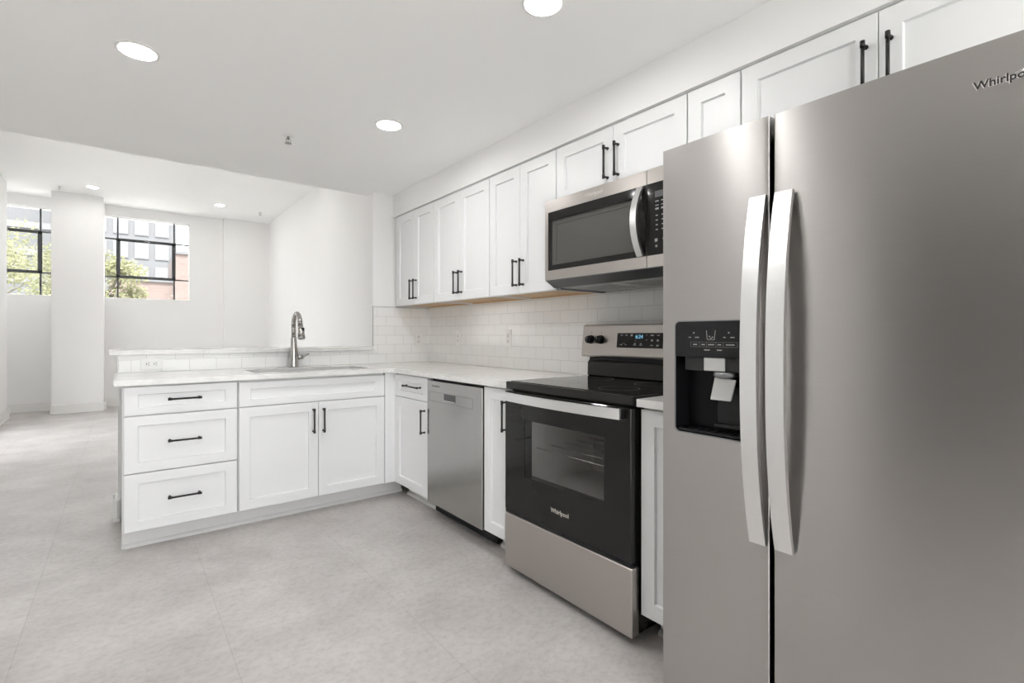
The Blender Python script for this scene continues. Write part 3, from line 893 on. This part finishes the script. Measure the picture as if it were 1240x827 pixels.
for x in (0.065, 0.135, RW - 0.135, RW - 0.065):
    z = 1.112
    kb = MB().cyl((x, yp(z) - 0.0002, z), (x, yp(z) - 0.012, z), 0.0235, 0.0225, n=28).cyl((x, yp(z) - 0.012, z), (x, yp(z) - 0.030, z), 0.0205, 0.019, n=28)
    kb.box(x - 0.005, x + 0.005, yp(z) - 0.036, yp(z) - 0.028, z - 0.019, z + 0.019, 0.002)
    k_ = kb.build('knob', M['blackplastic'], cp)
    MB().box(x - 0.001, x + 0.001, yp(z) - 0.0366, yp(z) - 0.0355, z + 0.004, z + 0.018).build('pointer', M['icon'], k_)
    MB().box(x - 0.0012, x + 0.0012, yp(1.150) - 0.001, yp(1.150) + 0.002, 1.146, 1.154).build('knob_mark', M['darkgrey'], cp)

# ------------------------------------------------------------------ microwave
r = thing('microwave', 'stainless over-the-range microwave with black glass door', 'microwave', (0.200, -1.3425, 1.372), RR)
MW = 0.757
MB().box(0.002, MW - 0.002, 0.027, 0.418, 0.040, 0.4405, 0.002, 1).build('body', M['darkgrey'], r)
# sloped underside, duct plate and grease filters
ub = MB().prism([(0.012, 0.0, 0.0355), (0.012, 0.055, 0.004), (0.012, 0.400, 0.004), (0.012, 0.400, 0.0395), (0.012, 0.0, 0.0395)], (MW - 0.024, 0, 0)).build('underside', M['charcoal2'], r)
MB().box(0.060, MW - 0.03, 0.062, 0.395, 0.0012, 0.0038, 0.0008, 1).build('bottom_plate', M['lightgrey'], ub)
MB().box(0.020, 0.055, 0.062, 0.40, -0.006, 0.0036, 0.001, 1).build('side_rail', M['midgrey'], ub)
for x0 in (0.085, 0.425):
    fl = MB().box(x0, x0 + 0.25, 0.09, 0.30, -0.001, 0.0010)
    for k in range(9): fl.box(x0 + 0.01 + 0.026 * k, x0 + 0.018 + 0.026 * k, 0.095, 0.295, -0.0025, -0.0008)
    fl.build('grease_filter', M['lightgrey'], ub)
MB().box(0.35, 0.41, 0.10, 0.17, -0.001, 0.0010, 0.0005, 1).build('task_light', M['plate'], ub)
# door: steel surround with black glass
DS = 0.6225
fr = MB()
fr.loops([rc(0.0, DS, 0.037, 0.440, 0.026), rc(0.0, DS, 0.037, 0.440, 0.004), rc(0.003, DS, 0.040, 0.437, 0.0), rc(0.026, DS - 0.0004, 0.087, 0.3795, 0.0), rc(0.026, DS - 0.0004, 0.087, 0.3795, 0.026)], close=False)
md = fr.build('door', M['steel'], r, uv='v')
gl = MB()
gl.loops([rc(0.0265, DS - 0.001, 0.0875, 0.379, 0.020), rc(0.0265, DS - 0.001, 0.0875, 0.379, -0.0005), rc(0.040, 0.560, 0.112, 0.340, -0.0005), rc(0.046, 0.555, 0.117, 0.335, 0.010)], close=False)
gp = gl.build('glass_panel', M['blackgloss'], md)
MB().box(0.040, 0.561, 0.0112, 0.0125, 0.111, 0.341).build('window_mesh', M['mwliner'], gp)
ir = MB()
for a_ in ((0.075, 0.540, 0.312, 0.3145), (0.075, 0.0775, 0.128, 0.312)): ir.box(a_[0], a_[1], 0.0106, 0.0113, a_[2], a_[3])
ir.build('inner_outline', M['charcoal'], gp)
MB().box(0.0395, 0.5605, -0.0008, 0.0002, 0.1115, 0.3405).build('window', M['mwglass'], gp)
# curved vertical handle
hv = MB()
f_, b_ = [], []
n = 18
for k in range(n + 1):
    t = k / n
    zz = 0.088 + 0.286 * t
    yy = -0.012 - 0.046 * (1 - (2 * t - 1) ** 2)
    f_.append((yy, zz)); b_.append((yy + 0.012, zz))
hv.prism([(0.582, p[0], p[1]) for p in f_ + b_[::-1]], (0.030, 0, 0))
hh_ = hv.build('handle', M['bright'], md, uv='v')
for z in (0.090, 0.357):
    MB().box(0.586, 0.608, -0.0105, -0.0006, z, z + 0.016, 0.001, 1).build('handle_mount', M['blackplastic'], hh_)
text_part('brand_lettering', 'Whirlpool', 0.026, M['logolight'], md, (0.332, -0.0006, 0.409), bold=0.0003)
# control side
cs = MB()
cs.loops([rc(DS + 0.002, MW, 0.037, 0.440, 0.026), rc(DS + 0.002, MW, 0.037, 0.440, 0.002), rc(DS + 0.003, MW - 0.002, 0.039, 0.438, 0.0), rc(DS + 0.0032, MW - 0.003, 0.087, 0.3795, 0.0), rc(DS + 0.0032, MW - 0.003, 0.087, 0.3795, 0.026)], close=False)
cpn = cs.build('control_surround', M['steel'], r, uv='v')
cpm = MB().box(DS + 0.0036, MW - 0.0034, -0.0006, 0.024, 0.0874, 0.3791, 0.0005, 1).build('control_panel', M['blackgloss'], cpn)
MB().box(0.664, 0.742, -0.0014, -0.0004, 0.318, 0.343).build('display', M['darkgrey'], cpm)
def sym(xa, xb, za, zb):
    MB().box(xa, xb, -0.0014, -0.0004, za, zb).build('printed_symbol', M['icon'], cpm)
for i in range(3):
    for j in range(4):
        sym(0.668 + 0.028 * i, 0.678 + 0.028 * i, 0.186 + 0.019 * j, 0.190 + 0.019 * j)
    for j, (z, h) in enumerate(((0.300, 0.004), (0.284, 0.003), (0.268, 0.007))):
        sym(0.666 + 0.028 * i, 0.682 + 0.028 * i, z, z + h)
sym(0.664, 0.676, 0.140, 0.152); sym(0.700, 0.722, 0.146, 0.150); sym(0.667, 0.675, 0.118, 0.126)

# ------------------------------------------------------------------ refrigerator
r = thing('refrigerator', 'large stainless side-by-side refrigerator with ice and water dispenser', 'refrigerator', (-0.200, -2.3205, 0), RR)
FW, FS, FT = 0.830, 0.3145, 1.692
MB().box(0.004, FW - 0.004, 0.078, 0.795, 0.02, 1.672, 0.003, 1).build('body', M['darkgrey'], r)
MB().box(0.01, FW - 0.01, 0.035, 0.077, 0.012, 0.048, 0.003, 1).build('base_grille', M['blackplastic'], r)
def fdoor(name, x0, x1, sag, hole=None):
    """slightly crowned door; hole = closed (x, z) outline cut through the front"""
    b = MB()
    R_ = 0.0035
    z0, z1 = 0.055, FT
    xc, hw_ = (x0 + x1) / 2, (x1 - x0) / 2
    def yc(x): return sag * ((x - xc) / hw_) ** 2
    xs = [x0 + R_ + (x1 - x0 - 2 * R_) * k / 24 for k in range(25)]
    lo, hi_ = {}, {}
    if hole:
        for px, pz_ in hole:
            k = round(px, 5)
            if pz_ < (HZ0 + HZ1) / 2: lo[k] = max(lo.get(k, 0), pz_)
            else: hi_[k] = max(hi_.get(k, 0), pz_)
        for k in list(lo): hi_.setdefault(k, HZ1 - 0.016)
        hx = sorted(lo)
        xs = [x for x in xs if x < hx[0] - 0.004 or x > hx[-1] + 0.004 or (hx[0] + 0.017 < x < hx[-1] - 0.017)]
        for x in xs:
            if hx[0] < x < hx[-1]: lo[x] = HZ0; hi_[x] = HZ1
        xs = sorted(set(xs) | set(hx))
    edge_l = [(x0 + R_ - R_ * math.sin(k * PI / 12), yc(x0 + R_) + R_ - R_ * math.cos(k * PI / 12)) for k in range(6, 0, -1)]
    edge_r = [(x1 - R_ + R_ * math.sin(k * PI / 12), yc(x1 - R_) + R_ - R_ * math.cos(k * PI / 12)) for k in range(1, 7)]
    prof = edge_l + [(x, yc(x)) for x in xs] + edge_r
    vb = [b.bm.verts.new((x, y, z0)) for x, y in prof]; vt = [b.bm.verts.new((x, y, z1)) for x, y in prof]
    vl = {x: b.bm.verts.new((x, yc(x), lo[x])) for x in xs if x in lo}
    vh = {x: b.bm.verts.new((x, yc(x), hi_[x])) for x in xs if x in lo}
    def F(*v):
        f = b.bm.faces.new(v); f.smooth = True; return f
    for k in range(len(prof) - 1):
        xa, xb = prof[k][0], prof[k + 1][0]
        ina, inb = xa in vl, xb in vl
        if ina and inb:
            F(vb[k], vb[k + 1], vl[xb], vl[xa]); F(vh[xa], vh[xb], vt[k + 1], vt[k])
            ends = (b.bm.verts.new((xa, 0.070, lo[xa])), b.bm.verts.new((xb, 0.070, lo[xb])), b.bm.verts.new((xa, 0.070, hi_[xa])), b.bm.verts.new((xb, 0.070, hi_[xb])))
            cl = {i: b.bm.verts.new(v.co) for i, v in enumerate((vl[xa], vl[xb], vh[xa], vh[xb]))}
            b.bm.faces.new((cl[0], cl[1], ends[1], ends[0])); b.bm.faces.new((cl[3], cl[2], ends[2], ends[3]))
            if xa == xs_first(vl): b.bm.faces.new((cl[0], cl[2], ends[2], ends[0]))
            if xb == xs_last(vl): b.bm.faces.new((cl[1], cl[3], ends[3], ends[1]))
        elif inb:
            F(vb[k], vb[k + 1], vl[xb], vh[xb], vt[k + 1], vt[k])
        elif ina:
            F(vb[k], vb[k + 1], vt[k + 1], vt[k], vh[xa], vl[xa])
        else:
            F(vb[k], vb[k + 1], vt[k + 1], vt[k])
    bk = [b.bm.verts.new((x, 0.072, z)) for z in (z0, z1) for x in (x0, x1)]
    tops = [b.bm.verts.new(v.co) for v in vt]; bots = [b.bm.verts.new(v.co) for v in vb]
    b.bm.faces.new((vb[0], vt[0], bk[2], bk[0])); b.bm.faces.new((vb[-1], vt[-1], bk[3], bk[1]))
    b.bm.faces.new(tops + [bk[3], bk[2]]); b.bm.faces.new(bots + [bk[1], bk[0]])
    if not hole:
        b.bm.faces.new((bk[0], bk[1], bk[3], bk[2]))
    return b.build(name, M['steelfr'], r, uv='v')
def xs_first(d): return min(d)
def xs_last(d): return max(d)
HX0, HX1, HZ0, HZ1 = 0.0425, 0.272, 0.852, 1.178
fz = fdoor('freezer_door', 0.0, FS, 0.002, rrect(HX0, HX1, HZ0, HZ1, 0.016))
fd = fdoor('refrigerator_door', FS + 0.010, FW, 0.006)
def fhandle(parent, x0, x1):
    b = MB()
    f, bk = [], []
    n = 24
    for k in range(n + 1):
        t = k / n
        z = 0.604 + (1.490 - 0.604) * t
        y = -0.014 - 0.050 * (1 - abs(2 * t - 1) ** 2.4)
        th = 0.010 + 0.006 * (1 - (2 * t - 1) ** 2)
        f.append((y, z)); bk.append((y + th, z))
    b.prism([(x0, p[0], p[1]) for p in f + bk[::-1]], (x1 - x0, 0, 0))
    h = b.build('handle', M['bright'], parent, uv='v')
    for z in (0.607, 1.462):
        MB().box(x0 + 0.006, x1 - 0.006, -0.006, 0.0035, z, z + 0.025, 0.001, 1).build('handle_mount', M['midgrey'], h)
fhandle(fz, 0.2715, 0.3125)
fhandle(fd, 0.3345, 0.3765)
# dispenser
dz = MB()
ho = rrect(HX0 + 0.0002, HX1 - 0.0002, HZ0 + 0.0002, HZ1 - 0.0002, 0.016)
hi = rrect(HX0 + 0.003, HX1 - 0.003, HZ0 + 0.003, HZ1 - 0.003, 0.014)
dz.loops([[(p[0], 0.003, p[1]) for p in ho], [(p[0], -0.001, p[1]) for p in ho], [(p[0], -0.001, p[1]) for p in hi], [(p[0], 0.003, p[1]) for p in hi]], close=False)
disp = dz.build('dispenser', M['midgrey'], fz)
# cavity
cv = MB()
cv.loops([[(p[0], 0.002, p[1]) for p in hi], [(p[0], 0.060, p[1]) for p in rrect(HX0 + 0.010, HX1 - 0.010, HZ0 + 0.012, HZ1 - 0.010, 0.014)]], close=False)
cv.bm.faces.new([cv.bm.verts.new((p[0], 0.060, p[1])) for p in rrect(HX0 + 0.010, HX1 - 0.010, HZ0 + 0.012, HZ1 - 0.010, 0.014)])
cv.build('cavity', M['cavity'], disp)
up = MB()
pz = 1.074
top = [p for p in hi if p[1] > 1.10]
poly = [(HX1 - 0.003, pz)] + top + [(HX0 + 0.003, pz)]
up.prism([(p[0], -0.0005, p[1]) for p in poly], (0, 0.020, 0))
pan = up.build('dispenser_panel', M['darkgrey'].copy() if False else M['blackplastic'], disp)
MB().box(HX0 + 0.030, HX1 - 0.006, 0.008, 0.040, 1.035, pz - 0.0003, 0.001, 1).build('nozzle_housing', M['charcoal'], disp)
MB().box(0.134, 0.196, 0.002, 0.0078, 1.036, pz - 0.0006, 0.002, 1).build('nozzle_cover', M['lightgrey'], disp)
ch = MB()
for k in range(1):
    pr = [(0.034, 0.0), (0.034, -0.012), (0.024, -0.018), (0.020, -0.010)]
    ch.lathe([(a, b) for a, b in pr], (0.184, 0.034, 1.034), n=26)
ch.build('chute_ring', M['midgrey'], disp)
MB().prism([(0.160, 0.014, 1.020), (0.222, 0.014, 1.014), (0.212, 0.004, 0.956), (0.152, 0.004, 0.956)], (0, 0.006, 0), bev=0.0025).build('paddle', M['lightgrey'], disp)
MB().box(0.150, HX1 - 0.012, 0.050, 0.059, 0.885, 0.99, 0.001, 1).box(0.150, HX1 - 0.012, 0.030, 0.059, 0.878, 0.886, 0.001, 1).build('back_plate', M['charcoal'], disp)
gr = MB().box(HX0 + 0.008, HX1 - 0.008, 0.006, 0.056, HZ0 + 0.006, HZ0 + 0.012)
for k in range(8): gr.box(HX0 + 0.02 + k * 0.025, HX0 + 0.023 + k * 0.025, 0.008, 0.054, HZ0 + 0.012, HZ0 + 0.014)
gr.build('drip_tray', M['blackplastic'], disp)
# printed symbols on the dispenser panel
def psym(*bx):
    b = MB()
    b.box(*bx).build('printed_symbol', M['icon'], pan)
cx = 0.1575
gl_ = MB()
out_ = [(cx - 0.0140, 1.149), (cx - 0.0110, 1.1230), (cx + 0.0110, 1.1230), (cx + 0.0140, 1.149)]
in_ = [(cx + 0.0127, 1.149), (cx + 0.0099, 1.1242), (cx - 0.0099, 1.1242), (cx - 0.0127, 1.149)]
for k in range(3):
    q = [out_[k], out_[k + 1], in_[2 - k], in_[3 - k]]
    gl_.prism([(p[0], -0.0012, p[1]) for p in q], (0, 0.0008, 0))
bmesh.ops.remove_doubles(gl_.bm, verts=gl_.bm.verts[:], dist=1e-6)
gl_.build('glass_symbol', M['icon'], pan)
for (dx, dz_) in ((-0.004, 0.008), (0.005, 0.006), (0.0, 0.003)): psym(cx + dx - 0.0018, cx + dx + 0.0018, -0.0012, -0.0004, 1.1242 + dz_ - 0.0015, 1.1242 + dz_ + 0.0015)
for sx in (-1, 1):
    c0 = cx + sx * 0.052
    psym(c0 - 0.002, c0 + 0.002, -0.0012, -0.0004, 1.1405, 1.1445)
    psym(c0 - 0.016, c0 - 0.009, -0.0012, -0.0004, 1.1285, 1.1310); psym(c0 + 0.004, c0 + 0.016, -0.0012, -0.0004, 1.1285, 1.1310)
for (xa, xb) in ((-0.054, -0.042), (-0.028, -0.018), (-0.008, 0.010), (0.020, 0.030), (0.044, 0.068)):
    psym(cx + xa, cx + xb, -0.0012, -0.0004, 1.1080, 1.1110)
psym(cx - 0.020, cx - 0.003, -0.0012, -0.0004, 1.093, 1.096); psym(cx + 0.018, cx + 0.032, -0.0012, -0.0004, 1.093, 1.096)
lb = MB()
xs_ = [cx - 0.062, cx - 0.034, cx - 0.013, cx + 0.015, cx + 0.036, cx + 0.076]
for x in xs_: lb.box(x - 0.0004, x + 0.0004, -0.0011, -0.0004, 1.1030, 1.1165)
for z in (1.1030, 1.1165): lb.box(xs_[0], xs_[-1], -0.0011, -0.0004, z - 0.0004, z + 0.0004)
lb.build('button_outlines', M['iconline'], pan)
# lettering with swoosh on the wide door
def swoosh(parent, cx, cz, w, m):
    b = MB()
    pts = []
    for k in range(29):
        t = k / 28
        a = PI * 1.25 + t * PI * 1.35
        pts.append((cx + w * 0.17 * math.cos(a), 0.0006, cz + w * 0.028 * math.sin(a) + w * 0.10 * math.cos(a) * 0.9))
    b.tube(pts, [0.0003 + 0.0011 * math.sin(PI * k / 28) for k in range(29)], n=8)
    b.build('swoosh', m, parent)
LX, LZ = 0.7405, 1.6125
ly = 0.006 * ((LX - (FS + 0.010 + FW) / 2) / ((FW - FS - 0.010) / 2)) ** 2
lt = text_part('brand_lettering', 'Whirlpool', 0.0205, M['logodark'], fd, (LX, ly - 0.0016, LZ), depth=0.0006, bold=0.0004)
lt.rotation_euler = (0, 0, 0.031)
text_part('lettering_edge', 'Whirlpool', 0.0205, M['chrome'], lt, (-0.0006, 0.0011, -0.0003), depth=0.0008, bold=0.0011)
swoosh(lt, 0.008, -0.001, 0.095, M['chrome'])

# ------------------------------------------------------------------ ceiling fittings
DG = 'recessed ceiling downlights'
def downlight(label, loc, m, rad):
    r = thing('downlight', label, 'light', loc, 0, DG)
    MB().lathe([(rad * 1.20, 0.0), (rad * 1.19, -0.004), (rad * 1.06, -0.006), (rad * 1.0, -0.003), (rad * 1.0, -0.0005)], n=40).build('trim_ring', M['trimw'], r)
    MB().lathe([(rad * 0.995, -0.0028), (rad * 0.995, -0.0008)], n=40).build('diffuser', m, r)
    return r
kl = downlight('round lit downlight at upper left of the kitchen ceiling', (-1.440, -0.690, ZK - 0.0003), M['lampk'], 0.062)
for lab, p in (('round lit downlight in the kitchen ceiling nearest the far wall cabinets', (-0.335, -0.655)), ('round lit downlight cut by the top of the photo', (-0.335, -1.930)),
               ('round lit downlight near the camera, off the left of the photo', (-1.440, -1.930)), ('added fill downlight behind the camera by the refrigerator wall', (-0.335, -3.9)), ('added fill downlight behind the camera by the left wall', (-1.440, -3.9)),  # the two behind the camera are added for fill
               ):
    dup(kl, (p[0], p[1], ZK - 0.0003), lab)
ll = downlight('small lit downlight beside the square column in the far room', (-1.826, 5.783, ZL - 0.0003), M['lampl'], 0.062)
for lab, p in (('small lit downlight in the far room ceiling right of the window', (-0.290, 5.798)), ('added far room fill downlight hidden above the kitchen ceiling edge, window side', (-1.826, 3.55)),
               ('added far room fill downlight hidden above the kitchen ceiling edge, right wall side', (-0.290, 3.55)), ('added fill downlight in the alcove by the left window', (-3.37, 5.9))):  # hidden row and alcove lamp are added to brighten the far room
    dup(ll, (p[0], p[1], ZL - 0.0003), lab)

def sprinkler(label, loc):
    r = thing('sprinkler', label, 'sprinkler', loc, 0, 'ceiling fire sprinklers')
    MB().lathe([(0.030, 0.0), (0.029, -0.003), (0.016, -0.006), (0.010, -0.006)], n=24).build('escutcheon', M['trimw'], r)
    b = MB().cyl((0, 0, -0.006), (0, 0, -0.018), 0.008, n=12)
    for s in (-1, 1):
        b.tube([(s * 0.004, 0, -0.016), (s * 0.013, 0, -0.026), (s * 0.010, 0, -0.038), (0, 0, -0.044)], 0.0022, n=8)
    b.cyl((0, 0, -0.018), (0, 0, -0.042), 0.0022, n=8).build('head', M['nickel'], r)
    d = MB().lathe([(0.019, -0.0445), (0.019, -0.0462), (0.004, -0.048)], n=20).build('deflector', M['nickel'], r)
    return r
s0 = sprinkler('small chrome fire sprinkler in the kitchen ceiling', (-0.733, -0.157, ZK - 0.0003))
dup(s0, (-2.183, 6.015, ZL - 0.0003), 'small fire sprinkler above the square column in the far room')
dup(s0, (0.317, 5.925, ZL - 0.0003), 'small fire sprinkler near the far room corner')

# ------------------------------------------------------------------ outside the windows
struct('ground_street', MB().box(-60, 60, -60, 120, -1.4, -1.2), M['asphalt'])
def tree(label, x, y, h, rad, m, seed, z_low=0.25, n=2600):
    rnd = random.Random(seed)
    r = thing('tree', label, 'tree', (x, y, -1.0), 0, 'street trees outside the windows')
    tk = MB().tube([(0, 0, 0), (0.05, 0, h * 0.3), (-0.05, 0.1, h * 0.6), (0.0, 0.0, h * 0.9)], [0.16, 0.13, 0.09, 0.03], n=10)
    for k in range(9):
        a = rnd.uniform(0, 2 * PI); z = h * rnd.uniform(0.3, 0.75); q = rad * rnd.uniform(0.5, 0.85)
        tk.tube([(0, 0, z), (q * 0.5 * math.cos(a), q * 0.5 * math.sin(a), z + 0.4), (q * math.cos(a), q * math.sin(a), z + 1.0)], [0.05, 0.035, 0.012], n=7)
    tk.build('trunk', M['bark'], r)
    b = MB()
    blobs = []
    for k in range(26):
        a = rnd.uniform(0, 2 * PI); t = rnd.uniform(z_low, 0.93)
        q = rad * math.sqrt(rnd.random()) * (1.15 - 0.75 * abs(t - 0.5))
        blobs.append((Vector((q * math.cos(a), q * math.sin(a), h * t)), rad * rnd.uniform(0.28, 0.5)))
    for k in range(n):
        c, br = rnd.choice(blobs)
        d = Vector((rnd.gauss(0, 1), rnd.gauss(0, 1), rnd.gauss(0, 1))).normalized()
        p = c + d * br * rnd.uniform(0.55, 1.05)
        u = Vector((rnd.gauss(0, 1), rnd.gauss(0, 1), rnd.gauss(0, 0.6))).normalized()
        v = u.cross(d + Vector((0.1, 0.2, 0.3))).normalized()
        L = rnd.uniform(0.05, 0.095)
        vs = [b.bm.verts.new(p + u * L), b.bm.verts.new(p + v * L * 0.45), b.bm.verts.new(p - u * L * 0.8), b.bm.verts.new(p - v * L * 0.45)]
        b.bm.faces.new(vs)
    b.build('foliage', m, r, recalc=False)
tree('yellow-green tree filling the left part of the left window', -5.0, 15.0, 4.9, 1.35, M['leaf'], 1, 0.35, 5200)
tree('olive-green tree seen at the right edge of the left window', -3.05, 18.2, 5.2, 1.15, M['leafb'], 2, 0.3, 5200)
tree('light green tree at the lower left of the right window', -1.95, 14.4, 4.6, 0.85, M['leaf'], 3, 0.3, 4200)
tree('distant pale green tree low behind the left window trees', -5.6, 21.5, 6.2, 1.9, M['leafb'], 5, 0.3, 5200)
r = thing('office_building', 'pale building showing above the trees in the left window', 'building', (-9.0, 50, -1.0))
MB().box(-8, 3.2, 0, 8, 0, 17).build('wall', M['stone'], r)
for k in range(7): MB().box(-8.02, 3.22, -0.12, -0.001, 2.0 + 2.1 * k, 2.5 + 2.1 * k).build('ledge', M['winstone'], r)
# pale apartment tower
r = thing('apartment_building', 'pale grey multi-storey building seen through the middle of the right window', 'building', (-0.3, 44, -1.0))
MB().box(-3.2, 2.1, 0, 8, 0, 17).box(-3.3, 2.2, -0.15, 8, 17, 17.4).build('wall', M['stone'], r)
for x in (-2.62, -1.36, -0.10, 1.16):
    for k in range(8):
        z = 2.6 + 1.78 * k
        f = MB().box(x - 0.44, x + 0.44, -0.08, -0.002, z, z + 1.22).build('window', M['winstone'], r)
        MB().box(x - 0.37, x - 0.03, -0.10, -0.082, z + 0.07, z + 1.15).box(x + 0.03, x + 0.37, -0.10, -0.082, z + 0.07, z + 1.15).build('pane', M['pane_far'], f)
r = thing('brick_building', 'low red-brick building at the lower right of the right window', 'building', (3.2, 27, -1.0))
MB().box(-5.2, -2.67, 0, 5, 0, 4.75).box(-2.66, 4, -0.3, 5, 0, 6.2).build('wall', M['brick'], r)
MB().box(-5.25, -2.67, -0.1, 5, 4.75, 4.87).build('parapet', M['stone'], r)
MB().box(-2.66, 4, -0.4, 5, 6.2, 6.34).build('parapet', M['stone'], r)
